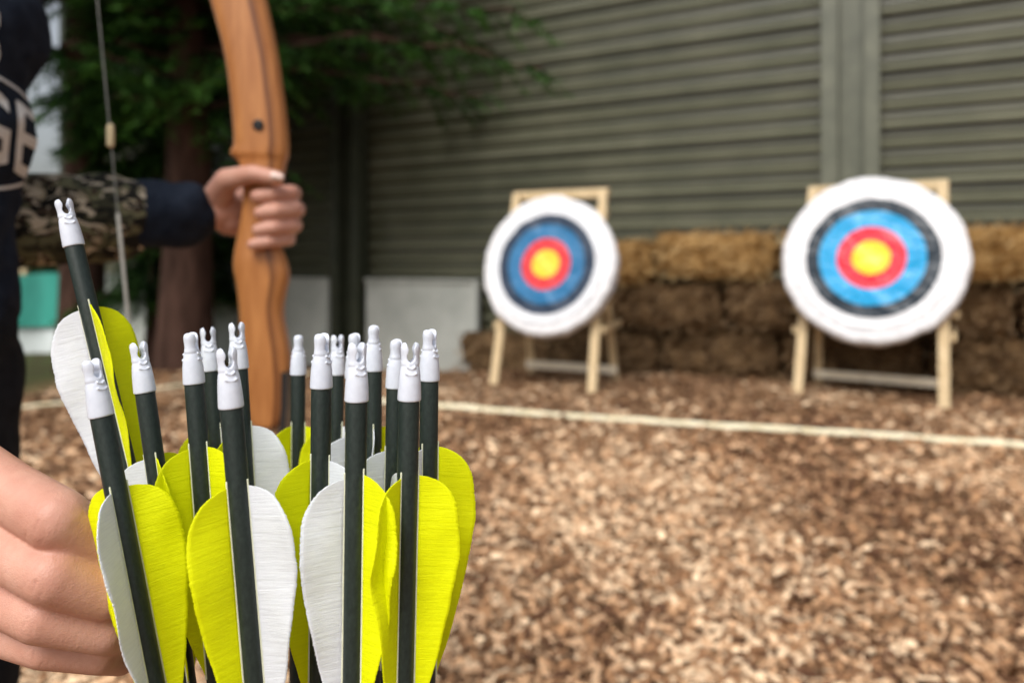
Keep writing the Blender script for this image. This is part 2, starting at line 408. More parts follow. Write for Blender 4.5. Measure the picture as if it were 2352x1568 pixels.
# ---------------------------------------------------------------- trees
mbark=simple('conifer_bark',(.026,.014,.010),(.085,.046,.034),9,.95,1.0,.03,.1,(1,1,.25))
mleaf=tint_mat('conifer_needles',.6,.25)
def tree(bx,by,r0,height,crown0,nb,blen,seed,label,prune,dark=1.0,droop=1.0):
    r=random.Random(seed); g=gz(bx,by); par=empty('conifer_tree',Vector((bx,by,g)),label,'tree','conifers beside the range')
    V=[];Fc=[];n=20;m=36
    for j in range(m+1):
        z=-.1+height*j/m; rad=r0*(1-.85*j/m)+.10*r0*math.exp(-max(z,0)*3)
        for k in range(n):
            t=2*math.pi*k/n; rr=rad*(1+.10*noise.noise(Vector((math.cos(t)*2.5,math.sin(t)*2.5,z*1.2+seed))))
            V.append((rr*math.cos(t)+.05*math.sin(z*.5),rr*math.sin(t),z))
    for j in range(m):
        for k in range(n): a=j*n+k;b=j*n+(k+1)%n; Fc.append((a,b,b+n,a+n))
    P0=[];TD=[];TT=[];SH=[]
    for i in range(nb):
        z0=crown0+(height-crown0-.3)*(i/nb)**1.15; az=r.uniform(0,6.283)
        L=blen*(1-.75*(z0-crown0)/(height-crown0))*r.uniform(.75,1.1)
        d=Vector((math.cos(az),math.sin(az),0)); prev=Vector((.05*math.sin(z0*.5),0,z0)); steps=14
        pts=[prev]
        for j in range(1,steps+1):
            t=j/steps; pts.append(Vector((d.x*L*t,d.y*L*t,z0+.35*L*t*.5-.5*L*t*t*.75*droop+.05*r.uniform(-1,1))))
        stop=len(pts)
        for j,p in enumerate(pts):
            w=p+par.location
            if (w-W0).dot(WN)<.25 or any((w.x-px)*sg>0 and w.z<pz for px,pz,sg in prune): stop=j; break
        pts=pts[:stop]
        if len(pts)<3: continue
        for j in range(len(pts)-1):
            a,b=pts[j],pts[j+1]; x,y,_=basis(b-a); ra=.03*(1-j/steps)+.006; rb=.03*(1-(j+1)/steps)+.006
            bi=len(V)
            for c,rr in ((a,ra),(b,rb)):
                for k in range(5): t=2*math.pi*k/5; V.append(tuple(c+x*rr*math.cos(t)+y*rr*math.sin(t)))
            for k in range(5): Fc.append((bi+k,bi+(k+1)%5,bi+5+(k+1)%5,bi+5+k))
        side=d.cross(Vector((0,0,1)))
        shade=r.uniform(.5,1.4)*dark
        for j in range(1,len(pts)):
            for sd in (-1,1):
              for rep in range(2):
                tl=(.55*(1-.6*j/steps)+.1)*r.uniform(.6,1.2); td=(side*sd+d*.6+Vector((0,0,r.uniform(-.75,-.1)))).normalized()
                st=pts[j-1].lerp(pts[j],r.random()); ns=max(2,int(tl/.04))
                for q in range(ns):
                    for s2 in (-1,1):
                        P0.append(tuple(st+td*tl*q/ns+Vector((0,0,-.25*tl*(q/ns)**2)))); TD.append((td.x*.5+td.y*s2*.8,td.y*.5-td.x*s2*.8,td.z*.5)); TT.append(q/ns); SH.append(shade)
    P0=np.array(P0);TD=np.array(TD);TT=np.array(TT);SH=np.array(SH); n=len(P0); rg=np.random.default_rng(seed)
    D=TD.copy(); D[:,2]+=rg.uniform(-.7,.35,n); D/=np.linalg.norm(D,axis=1)[:,None]; D*=rg.uniform(.055,.115,n)[:,None]
    rv=rg.uniform(-1,1,(n,3)); rv[:,2]=1; Wv=np.cross(D,rv); Wv/=np.linalg.norm(Wv,axis=1)[:,None]; Wv*=rg.uniform(.008,.016,n)[:,None]
    Q=np.stack([P0-Wv,P0+Wv,P0+D+Wv*.3,P0+D-Wv*.3],1)
    b=SH*rg.uniform(.6,1.3,n); C=np.stack([.022*b+.03*TT*b,.065*b+.07*TT*b,.018*b],1)
    mkobj('trunk',pymesh('trunk',V,Fc),mbark,par,True)
    mkobj('crown',quads_mesh('crown',Q,C),mleaf,par)
    return n
cnt=tree(-3.12,7.05,.26,8.0,2.45,84,4.2,11,'dark conifer with reddish trunk and drooping branches',[(-3.6,3.15,-1),(-2.2,2.50,1)],.85,.82)
cnt+=tree(-4.72,8.1,.25,9.0,2.6,56,2.8,23,'dark conifer with thick trunk near the wall end',[(-4.85,3.6,-1)],.8)
cnt+=tree(-4.05,8.35,.10,7.0,.9,76,1.05,37,'young dark conifer between the larger trunks by the wall',[(-5.1,3.6,-1)],.5)
print('needles',cnt); tick('trees')
# far hedge and tarp fence at the end of the wall
rg=np.random.default_rng(5); n=9000
x=rg.uniform(-34,-7,n); h=np.array([1.3+.6*noise.noise(Vector((a*.35,1,0)))+.4*noise.noise(Vector((a*1.3,4,0))) for a in x]); z=-.3+h*np.sqrt(rg.random(n)); y=24+rg.uniform(-.9,.9,n)
c=np.stack([x,y,z],1); D=rg.normal(size=(n,3)); D/=np.linalg.norm(D,axis=1)[:,None]; D*=.13; W_=np.cross(D,rg.random((n,3))); W_/=np.linalg.norm(W_,axis=1)[:,None]; W_*=.07
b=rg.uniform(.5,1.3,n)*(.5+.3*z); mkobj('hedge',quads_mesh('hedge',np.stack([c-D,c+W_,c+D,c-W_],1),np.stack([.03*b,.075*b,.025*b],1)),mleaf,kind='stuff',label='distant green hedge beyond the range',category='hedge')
mteal=simple('teal_tarpaulin',(.02,.20,.16),(.05,.34,.27),3,.5,.4,.03,.4,(1,1,.3)); mpale=simple('pale_sheet',(.5,.56,.55),(.65,.7,.7),3,.6,.3,.02)
def tarp():
    b=Vector((-6.6,9.6,-.3)); par=empty('tarpaulin_fence',b,'low fence covered with teal and white tarpaulin','fence')
    def sheet(nm,z0,z1,mat,off):
        V=[];Fc=[];n=60;m=8
        for j in range(m+1):
            for i in range(n+1):
                x=-8.5+3.0*i/n; z=z0+(z1-z0)*j/m
                V.append((x,9.62-off+.04*math.sin(x*9)+.03*noise.noise(Vector((x*3,z*2,1))),z+(.03*math.cos(x*4.2) if j==m else 0)))
        for j in range(m):
            for i in range(n): a=j*(n+1)+i; Fc.append((a,a+1,a+n+2,a+n+1))
        child(nm,pymesh(nm,V,Fc),mat,par,True)
    sheet('teal_tarpaulin',.05,.72,mteal,.05); sheet('white_skirt',-.30,.10,mpale,0)
    for x in (-8.4,-7.4,-6.4,-5.6): child('post',beam_geo((x,9.72,-.3),(x,9.72,.8),.07,.07,Vector((0,1,0))),mat_wood,par)
tarp()
# ---------------------------------------------------------------- arrows
def shaft_mat():
    m=M('black_carbon',.42,.4); f=m.noise(m.coord('Object',(1,1,.5)),900,3)
    m.color(m.ramp(f,[(.3,(.008,.015,.0125)),(.7,(.020,.030,.026))])); m.bump(f,.12,.0002); return m.m
def nock_mat():
    m=M('white_nock_plastic',.30,.5); f=m.noise(m.coord('Object'),300,2); m.color(m.ramp(f,[(.3,(.62,.66,.75)),(.7,(.68,.72,.81))]))
    m.b.inputs['Subsurface Weight'].default_value=.06; m.b.inputs['Subsurface Radius'].default_value=(.001,.001,.001); m.b.inputs['Subsurface Scale'].default_value=1
    m.bump(m.noise(m.coord('Object',(1,1,.2)),700,2),.12,.0003); return m.m
def feather_mat(name,c0,c1,ct,cs):
    m=M(name,.6,.25); uv=m.node('ShaderNodeUVMap'); mp=m.node('ShaderNodeMapping'); m.l.new(uv.outputs[0],mp.inputs[0])
    # barbs run obliquely from the quill; coordinates are millimetres along / across
    mp.inputs['Rotation'].default_value=(0,0,math.radians(-42)); mp.inputs['Scale'].default_value=(1,.06,1)
    f=m.noise(mp.outputs[0],1.5,4,.75,.05); f2=m.noise(mp.outputs[0],.45,2,.5,.0); g=m.noise(uv.outputs[0],.10,3)
    c=m.ramp(f,[(.34,c0),(.58,c1)]); c=m.mix(c,cs,m.math('MULTIPLY',g,.35))
    m.color(c)
    h=m.math('ADD',f,m.math('MULTIPLY',f2,.8)); m.bump(h,.5,.0006)
    t=m.node('ShaderNodeBsdfTranslucent'); t.inputs[0].default_value=(*ct,1); x=m.node('ShaderNodeMixShader'); x.inputs[0].default_value=.30
    m.l.new(m.b.outputs[0],x.inputs[1]); m.l.new(t.outputs[0],x.inputs[2]); m.l.new(x.outputs[0],m.n['Material Output'].inputs[0]); return m.m
msh=shaft_mat(); mnk=nock_mat()
mfy=feather_mat('fluorescent_yellow_feather',(.84,.89,.0),(.95,.99,.0),(.95,.99,.0),(.86,.93,.0)); mfw=feather_mat('white_feather',(.76,.79,.85),(.91,.94,.99),(.92,.95,.99),(.82,.86,.92))
mtip=simple('steel_point',(.3,.3,.3),(.45,.45,.45),50,.3,.05,.001,.6); mquill=simple('feather_quill',(.6,.62,.45),(.75,.78,.6),200,.5,.1,.0003)
mm=.001
def lathe(pr,n=32,sx=1,sy=1):
    V=[];Fc=[]
    for r,z in pr:
        for k in range(n): t=2*math.pi*k/n; V.append((r*math.cos(t)*sx,r*math.sin(t)*sy,z))
    for j in range(len(pr)-1):
        for k in range(n): a=j*n+k;b=j*n+(k+1)%n; Fc.append((a,b,b+n,a+n))
    Fc.append(tuple(range(n))[::-1]); Fc.append(tuple(range((len(pr)-1)*n,len(pr)*n))); return V,Fc
def make_nock():
    # origin at the mouth that seats on the shaft; string slot along Y
    pr=[(4.15,-.2),(4.45,0),(4.5,.6),(4.42,3),(4.2,7),(3.95,10),(3.75,11.5),(3.62,12.3),(3.42,12.8),(3.42,13.2),(3.6,13.8),(3.5,14.6),(3.40,15.4),(3.40,17),(3.55,19),(3.5,20.2),(3.15,21.2),(2.4,21.8),(1.0,22.0)]
    V,Fc=lathe([(r*mm,z*mm) for r,z in pr],40)
    V=[(x*(1.0+.06*max(0,(z/mm-13)/9)),y*(1-.20*max(0,min(1,(z/mm-9)/6))),z) for x,y,z in V]
    me=pymesh('nock',V,Fc)
    bm=bmesh.new()
    out=[(-.9,14.9),(-1.4,15.9),(-1.55,17.0),(-1.1,18.4),(-1.0,19.4),(-1.6,21.2),(-2.1,23),(2.1,23),(1.6,21.2),(1.0,19.4),(1.1,18.4),(1.55,17.0),(1.4,15.9),(.9,14.9),(0,14.5)]
    a=[bm.verts.new((x*mm,-6*mm,z*mm)) for x,z in out]; b=[bm.verts.new((x*mm,6*mm,z*mm)) for x,z in out]; n=len(out)
    bm.faces.new(a); bm.faces.new(b[::-1])
    for i in range(n): bm.faces.new((a[i],b[i],b[(i+1)%n],a[(i+1)%n]))
    bmesh.ops.recalc_face_normals(bm,faces=bm.faces[:]); cm=bpy.data.meshes.new('cut'); bm.to_mesh(cm); bm.free()
    co=bpy.data.objects.new('cut',cm)
    r=evalmesh(me,[('BOOLEAN',dict(object=co,operation='DIFFERENCE',solver='EXACT'))],co); bpy.data.objects.remove(co)
    V=[];Fc=[]
    for sg in (-1,1):
        for zc,wd in ((13.0,1.5),(10.6,2.0)):
            pts=[Vector((wd*math.sin(a)*mm,sg*(3.08+.2*math.cos(a)+(.34 if zc<12 else 0))*mm,(zc-.8*math.cos(a*1.0)**2)*mm)) for a in [(-1.3+.26*i) for i in range(11)]]
            for i in range(10): capsule(V,Fc,pts[i],.40*mm,pts[i+1],.40*mm,8)
    bm=bmesh.new(); bm.from_mesh(r); bm.from_mesh(pymesh('r',V,Fc))
    me2=bpy.data.meshes.new('nock'); bm.to_mesh(me2); bm.free()
    me3=evalmesh(me2,[('REMESH',dict(mode='VOXEL',voxel_size=.00028,use_smooth_shade=True)),('SMOOTH',dict(factor=.5,iterations=3))])
    me3.materials.clear(); me3.materials.append(mnk); me3.polygons.foreach_set('use_smooth',[True]*len(me3.polygons)); return me3
nock_me=make_nock()
tick('nock')
def make_feather(seed,mat,Lf=98):
    prof=[(0,0),(.6,3.6),(2,7.3),(4,10.3),(7,12.7),(11,14.7),(16,16.0),(22,16.6),(30,16.4),(40,15.2),(52,12.9),(64,10.2),(76,7.2),(86,4.3),(93,1.8),(98,.2)]
    def hh(s):
        for (a,x),(b,y) in zip(prof,prof[1:]):
            if a<=s<=b: return x+(y-x)*(s-a)/(b-a)
        return 0
    ns=210; nh=10; V=[];Fc=[];UV=[]
    ss=[Lf*((i/ns)**1.25) for i in range(ns+1)]
    for i,s in enumerate(ss):
        jag=1+.02*noise.noise(Vector((s*1.3,seed*7,0)))+.025*noise.noise(Vector((s*4,seed,2)))+.05*noise.noise(Vector((s*.08,seed*3,5)))
        top=hh(s)*jag
        for j in range(nh+1):
            h=top*j/nh; wav=1.1*noise.noise(Vector((s*.045,h*.08,seed*3)))*h/8+.15*math.sin(h*.2)+.10*noise.noise(Vector(((s+h)*.55,seed,0)))*h/10
            V.append(((3.9+h)*mm,wav*mm,-s*mm)); UV.append((s+h*.0,h))
    for i in range(ns):
        for j in range(nh): a=i*(nh+1)+j; Fc.append((a,a+1,a+nh+2,a+nh+1))
    me=pymesh('feather',V,Fc); uvl=me.uv_layers.new(name='UVMap')
    for l in me.loops: uvl.data[l.index].uv=UV[l.vertex_index]
    me=evalmesh(me,[('SOLIDIFY',dict(thickness=.00040,offset=0))]); 
    me.materials.clear(); me.materials.append(mat); me.polygons.foreach_set('use_smooth',[True]*len(me.polygons)); return me
fy=[make_feather(i,mfy) for i in (1,2,3,6,8,9)]; fw=[make_feather(i,mfw) for i in (4,5,7)]
def make_quill():
    V=[];Fc=[]; capsule(V,Fc,(4.15*mm,0,2*mm),.35*mm,(4.1*mm,0,-98*mm),.55*mm,8); 
    me=pymesh('quill',V,Fc); me.materials.append(mquill); me.polygons.foreach_set('use_smooth',[True]*len(me.polygons)); return me
quill=make_quill()
def shaft_mesh(L):
    V,Fc=lathe([(3.85*mm,.0005),(4.0*mm,0),(4.0*mm,-.3),(4.0*mm,-L+.03),(3.9*mm,-L+.028)],28); me=pymesh('shaft',V,Fc); me.materials.append(msh)
    me.polygons.foreach_set('use_smooth',[len(p.vertices)==4 for p in me.polygons]); return me
def tip_mesh(L):
    V,Fc=lathe([(4.0*mm,-L+.032),(4.2*mm,-L+.030),(4.2*mm,-L+.018),(3.2*mm,-L+.008),(.4*mm,-L)],20); me=pymesh('tip',V,Fc); me.materials.append(mtip)
    me.polygons.foreach_set('use_smooth',[len(p.vertices)==4 for p in me.polygons]); return me
# (u,v of shaft top, distance, lean per unit drop, nock turn, white feather bearing)
ARR=[ (170,565,.335,.2416, 10,158),(233,955,.280,.1876,40,246),(333,900,.320,.142,20,160),(446,880,.318,.075,70,80),
      (484,851,.372,.08,0,310),(549,846,.350,.06,10,345),(531,935,.270,.079,15,328),(685,860,.412,0.0,90,95),
      (738,890,.298,-.012,60,325),(774,860,.408,-.01,20,320),(813,868,.362,-.01,75,210),(819,920,.278,-.0154,25,196),
      (858,851,.358,0.0,85,270),(908,890,.335,-.02,80,200),(940,918,.281,-.023,10,115),(986,873,.318,-.01,60,230)]
for i,(u,v,d,sl,nt,wb) in enumerate(ARR):
    top=S(u,v,d); ys=-(.325-d)*.22   # shafts gather slightly towards the middle of the bundle
    brg=math.degrees(math.atan2(1176-u,F)); wb+=brg; nt+=brg
    axis=Vector((-sl,ys,1)).normalized()        # from point up to nock
    L=(top.z+.03)/axis.z
    par=empty('arrow',top-axis*L,'black arrow with white nock and yellow and white feathers','arrow','arrows standing in a bundle')
    if i==0: par['label']='black arrow pulled up higher than the bundle, white nock'
    x=(Vector((1,0,0))-axis*axis.x).normalized(); y=axis.cross(x)
    R3=Matrix((x,y,axis)).transposed().to_4x4(); par.rotation_euler=R3.to_euler()
    def part(nm,me,rz=0,z=0,lab=None):
        o=bpy.data.objects.new(nm,me); link(o,par); o.location=(0,0,L+z); o.rotation_euler=(0,0,math.radians(rz))
        if lab: o['label']=lab
        return o
    part('shaft',shaft_mesh(L)); part('point',tip_mesh(L)); part('nock',nock_me,nt)
    for kf,(off,white) in enumerate(((0,1),(120,0),(240,0))):
        me=fw[i%3] if white else fy[(i*2+kf)%6]
        f=part('feather',me,wb+off,-.0280+random.uniform(-.001,.001),'white feather' if white else 'fluorescent yellow feather')
        qq=bpy.data.objects.new('quill',quill); link(qq,f)
tick('arrows')
# ---------------------------------------------------------------- person
def skin_mat():
    m=M('skin',.46,.35); v=m.coord('Object'); n=m.noise(v,26,5,.65); n2=m.noise(v,140,4)
    c=m.ramp(n,[(.3,(.49,.23,.165)),(.55,(.59,.32,.235)),(.75,(.67,.41,.32))]); c=m.mix(c,(.42,.17,.13),m.math('MULTIPLY',n2,.30))
    cr_=m.attr('crease').outputs['Fac']; c=m.mix(c,(.30,.11,.08),cr_); m.color(c)
    m.b.inputs['Subsurface Weight'].default_value=.10; m.b.inputs['Subsurface Radius'].default_value=(.005,.002,.001); m.b.inputs['Subsurface Scale'].default_value=.4
    vo=m.node('ShaderNodeTexVoronoi'); vo.inputs['Scale'].default_value=1500; m.l.new(v,vo.inputs['Vector'])
    h=m.math('ADD',m.math('MULTIPLY',vo.outputs['Distance'],.3),m.noise(v,420,4)); m.bump(h,.45,.0006); return m.m
mskin=skin_mat()
PC=Vector((-.665,.70,0)); PL=Vector((.42,.906,0)).normalized(); PF=Vector((.906,-.42,0)).normalized()
def B(l,f,z): return PC+PL*l+PF*f+Vector((0,0,z))
shL=Vector((-.61,.87,1.27)); elL=Vector((-.67,.87,.945)); wrL=Vector((-.425,1.01,.965))
shR=Vector((-.74,.54,1.27)); elR=Vector((-.575,.43,.965)); wrR=Vector((-.300,.352,.805))
def torso(g=0):
    s=[]
    s+=[(B(-.115,0,1.25),.062+g,B(.115,0,1.25),.062+g),(B(-.10,.015,1.15),.088+g,B(.10,.015,1.15),.088+g),(B(-.075,.01,1.02),.088+g,B(.085,.01,1.04),.094+g),
        (B(-.075,0,.90),.088+g,B(.075,0,.90),.088+g),(B(0,0,1.27),.07+g,B(0,0,.9),.09+g)]
    s+=[(B(x,.01,1.20),.075+g,B(x*.8,0,.88),.085+g) for x in (-.095,.095)]
    return s
def legs(g=0):
    s=[(B(-.07,0,.82),.095+g,B(.07,0,.82),.095+g)]
    for q in (-1,1): s+=[(B(q*.085,0,.80),.085+g,B(q*.10,.03,.45),.056+g),(B(q*.10,.03,.45),.056+g,B(q*.11,-.01,.09),.040+g)]
    return s
body=torso(-.012)+legs(-.012)
for q in (-1,1): body+=[(B(q*.11,-.01,.10),.035,B(q*.11,-.02,.045),.035),(B(q*.11,-.03,.035),.032,B(q*.125,.13,.028),.026)]
body+=[(B(0,-.005,1.28),.052,B(0,.015,1.40),.048),(B(0,-.01,1.51),.088,B(0,.02,1.50),.082),(B(0,.015,1.50),.075,B(0,.045,1.43),.045),(B(0,.055,1.435),.03,B(0,.07,1.415),.022)]
body+=[(B(0,.098,1.505),.008,B(0,.118,1.468),.013),(B(-.02,.095,1.435),.008,B(.02,.095,1.435),.008),(B(-.083,.005,1.50),.014,B(-.086,0,1.475),.011),(B(.083,.005,1.50),.014,B(.086,0,1.475),.011),(B(-.03,.09,1.525),.012,B(.03,.09,1.525),.012)]
body+=[(shL,.05,elL,.036),(elL,.036,wrL,.026),(shR,.05,elR,.036),(elR,.036,wrR,.027)]
me_body=union(body,.008,4)
tick('body')
# --- bow hand (fist round the grip), thumb towards the camera side
def V3(*a): return Vector(a)
hl=[(wrL,.026,V3(-.395,1.032,.972),.024),(V3(-.395,1.032,.965),.022,V3(-.362,1.052,1.000),.016),(V3(-.395,1.034,.958),.022,V3(-.362,1.056,.945),.014),
    (V3(-.395,1.03,.975),.02,V3(-.362,1.05,.975),.018)]
hl+=chain([V3(-.405,1.015,.985),V3(-.380,.985,1.008),V3(-.338,.966,1.014),V3(-.305,.960,1.008)],[.021,.0155,.0118,.0094])
for z,rr,dx,b in ((.994,.0108,-.004,0),(.972,.0112,.001,.0),(.950,.0105,-.002,.0),(.931,.0090,-.010,.0)):
    hl+=chain([V3(-.365,1.050,z+.004),V3(-.325+dx,1.060,z+.003),V3(-.300+dx,1.028,z),V3(-.296+dx,.998,z-.002),V3(-.312+dx,.974,z-.006),V3(-.330+dx,.970,z-.009)],[rr*1.25,rr*1.12,rr*1.08,rr*1.03,rr*.95,rr*.82])
me_hl=union(hl,.0020,3)
# --- hand resting round the arrow bundle
FI=[ [(-120,1042,.312,.0132),(132,1192,.288,.0116),(234,1258,.300,.0102),(282,1298,.330,.0086)],
     [(-135,1186,.306,.0130),(124,1322,.285,.0112),(244,1364,.296,.0099),(292,1388,.330,.0085)],
     [(-125,1312,.308,.0122),(96,1416,.290,.0102),(240,1448,.300,.0090),(294,1462,.332,.0077)],
     [(-105,1424,.316,.0110),(106,1486,.302,.0084),(228,1505,.310,.0074),(280,1514,.334,.0067)] ]
hr=[];wr=wrR
cr=[]
for fi in FI:
    P=[S(a,b,c) for a,b,c,_ in fi]; R_=[q[3] for q in fi]
    mid=P[0].lerp(P[1],.55)+Vector((0,.001,-.0008))
    hr+=[(P[0],R_[0],mid,R_[1]*.98),(mid,R_[1]*.98,P[1],R_[1]),(P[1],R_[1],P[1].lerp(P[2],.5),R_[2]*1.06),(P[1].lerp(P[2],.5),R_[2]*1.06,P[2],R_[2]),(P[2],R_[2],P[3],R_[3])]
    hr+=[(wr+(P[0]-wr)*.1,.019,P[0],R_[0]*1.05)]
    cr.append((P[1],(P[2]-P[0]).normalized(),R_[1],1.0)); cr.append((P[2],(P[3]-P[1]).normalized(),R_[2],.8))
P0=[S(*fi[0][:3]) for fi in FI]
for a,b in zip(P0,P0[1:]): hr.append((a,.0125,b,.0118)); hr.append((a.lerp(wr,.5),.017,b.lerp(wr,.5),.016))
hr+=[(elR.lerp(wr,.85),.029,wr,.024)]
hr+=chain([wr+V3(.02,.012,.0),S(-120,1110,.375),S(60,1190,.405),S(170,1240,.415)],[.020,.0145,.0118,.0098])
me_hr=union(hr,.0009,16)
nv=len(me_hr.vertices); print('hand verts',nv)
co=np.empty(nv*3,dtype=np.float32); me_hr.vertices.foreach_get('co',co); co=co.reshape(-1,3)
no=np.empty(nv*3,dtype=np.float32); me_hr.vertex_normals.foreach_get('vector',no); no=no.reshape(-1,3)
crease=np.zeros(nv,dtype=np.float32)
for fi,(p,d,rr,ka) in enumerate(cr):    # knuckle creases on the back of each finger joint
    p=np.array(p); d=np.array(d); w=co-p; t=w@d; dist=np.linalg.norm(w,axis=1)
    m=dist<rr*1.9; back=np.clip(-no[:,1]*1.3-.1,0,1)
    lat=w-np.outer(t,d); up=lat[:,2]
    wob=.00035*np.sin(up*620+fi*1.7)+.00022*np.sin(t*1500+up*900+fi*2.1)
    ph=(t+wob+.22*(up**2)/rr*np.sign(t))/.0019*math.pi
    line=np.clip(np.cos(ph),0,1)**5
    brk=.55+.45*np.sin(up*480+t*700+fi*3.1)
    env=np.exp(-(t/(rr*.36))**2)*back*ka*np.clip(brk,.15,1)*np.exp(-(up/(rr*.75))**4)
    co[m]+=(no*(-.00042*line*env)[:,None])[m]
    crease[m]=np.maximum(crease[m],(line*env*.38)[m])
me_hr.vertices.foreach_set('co',co.reshape(-1)); me_hr.update()
me_hr.attributes.new('crease','FLOAT','POINT').data.foreach_set('value',crease)
bm=bmesh.new()
for a in (me_hr,me_body,me_hl): bm.from_mesh(a)
mb=bpy.data.meshes.new('body'); bm.to_mesh(mb); bm.free()
pbase=Vector((PC.x,PC.y,0)); mb.transform(Matrix.Translation(-pbase)); mb.materials.clear()
person=mkobj('person',mb,mskin,None,True,'standing archer in dark sweatshirt holding a bow and gripping arrows','person'); person.location=pbase
tick('hands')
def fabric(name,c0,c1,scale=60):
    m=M(name,.9,.12); v=m.coord('Object'); f=m.noise(v,scale,4); m.color(m.ramp(f,[(.3,c0),(.7,c1)]))
    m.bump(m.math('ADD',m.noise(v,500,3),m.noise(v,14,3)),.5,.003); return m.m
mnavy=fabric('navy_cotton',(.008,.012,.022),(.018,.025,.040)); mtrou=fabric('black_trouser_cloth',(.008,.009,.012),(.016,.018,.022))
def wrinkle(me,amp,sc,seed=0):
    n=len(me.vertices); co=np.empty(n*3,dtype=np.float32); me.vertices.foreach_get('co',co); no=np.empty(n*3,dtype=np.float32); me.vertex_normals.foreach_get('vector',no)
    co=co.reshape(-1,3); no=no.reshape(-1,3); o=Vector((seed,0,0))
    k=np.array([abs(noise.noise(Vector(p)*sc+o))-.25+.35*noise.noise(Vector(p)*sc*2.3) for p in co])
    co=co+no*(amp*k)[:,None]; me.vertices.foreach_set('co',co.reshape(-1).astype(np.float32)); me.update()
def sleeve(sh,el,wr,g,endf):
    e=el.lerp(wr,endf); return [(sh,.056+g,el,.047+g),(el,.047+g,e,.040+g)]
sw=torso(.012)+sleeve(shL,elL,wrL,.004,.93)+sleeve(shR,elR,wrR,.003,.80)+[(B(-.08,0,.86),.10,B(.08,0,.86),.10),(B(0,-.01,1.29),.062,B(0,0,1.31),.062),(B(-.05,-.06,1.27),.05,B(.05,-.06,1.27),.05)]
d=(wrL-elL).normalized(); sw+=[(wrL-d*.055,.045,wrL-d*.01,.038)]
d=(wrR-elR).normalized(); sw+=[(wrR-d*.085,.040,wrR-d*.03,.035)]
me_sw=union(sw,.006,3); wrinkle(me_sw,.011,15)
bv=BVHTree.FromPolygons([v.co.copy() for v in me_sw.vertices],[tuple(p.vertices) for p in me_sw.polygons])
me_sw.materials.clear(); child('sweatshirt',me_sw,mnavy,person,True,'dark navy sweatshirt with white lettering')
me_tr=union(legs(.012),.008,3); wrinkle(me_tr,.012,10,5); me_tr.materials.clear(); child('trousers',me_tr,mtrou,person,True)
def camo():
    m=M('camouflage_cloth',.85,.15); v=m.coord('Object'); a=m.noise(v,18,2,.5,1.2); b=m.noise(m.coord('Object',(1,1,2.2)),24,2,.5,1.6); c=m.noise(m.coord('Object',(1,1,1.8)),30,2,.5,1.5)
    col=m.ramp(a,[(0,(.045,.045,.028)),(.44,(.13,.13,.075)),(.54,(.055,.038,.026)),(.60,(.30,.26,.18))],'CONSTANT')
    k=m.ramp(b,[(0,(0,0,0)),(.53,(1,1,1))],'CONSTANT'); sc=m.node('ShaderNodeSeparateColor'); m.l.new(k,sc.inputs[0])
    col=m.mix(col,(.012,.012,.010),sc.outputs[0]); k2=m.ramp(c,[(0,(0,0,0)),(.60,(1,1,1))],'CONSTANT'); sc2=m.node('ShaderNodeSeparateColor'); m.l.new(k2,sc2.inputs[0])
    col=m.mix(col,(.48,.42,.32),sc2.outputs[0]); m.color(col); m.bump(m.noise(v,16,3),.5,.006); return m.m
e1=elL.lerp(wrL,.62)
me_c=union([(shL.lerp(elL,.80),.060,elL,.062),(elL,.062,e1,.055)],.005,3); wrinkle(me_c,.012,13,9); me_c.materials.clear(); child('camouflage_sleeve',me_c,camo(),person,True)
msh2=simple('dark_shoe_leather',(.02,.018,.016),(.04,.036,.03),30,.5)
for q in (-1,1):
    me=union([(B(q*.11,-.035,.05),.048,B(q*.118,.07,.040),.042),(B(q*.118,.07,.038),.042,B(q*.126,.16,.032),.034),(B(q*.11,-.02,.07),.046,B(q*.11,-.02,.10),.047)],.006,2); me.materials.clear()
    child('shoe',me,msh2,person,True)
mh=simple('brown_hair',(.03,.018,.01),(.08,.05,.03),120,.6,.6,.003,.3,(1,1,.1))
me=union([(B(0,-.03,1.53),.092,B(0,.01,1.545),.085),(B(0,-.05,1.49),.085,B(0,-.05,1.42),.06),(B(-.055,-.02,1.53),.055,B(.055,-.02,1.53),.055)],.006,3); me.materials.clear(); child('hair',me,mh,person,True)
mey=simple('eye_white',(.6,.6,.6),(.7,.7,.7),20,.2)
for q in (-1,1):
    me=union([(B(q*.031,.088,1.50),.011,B(q*.031,.0885,1.50),.011)],.0025,1); me.materials.clear(); child('eye',me,mey,person,True)
mnail=simple('nail',(.78,.58,.50),(.88,.72,.66),80,.25)
me=union([(V3(-.306,.9525,1.010),.0052,V3(-.298,.9535,1.008),.0045)],.001,1); me.materials.clear(); child('thumb_nail',me,mnail,person,True)
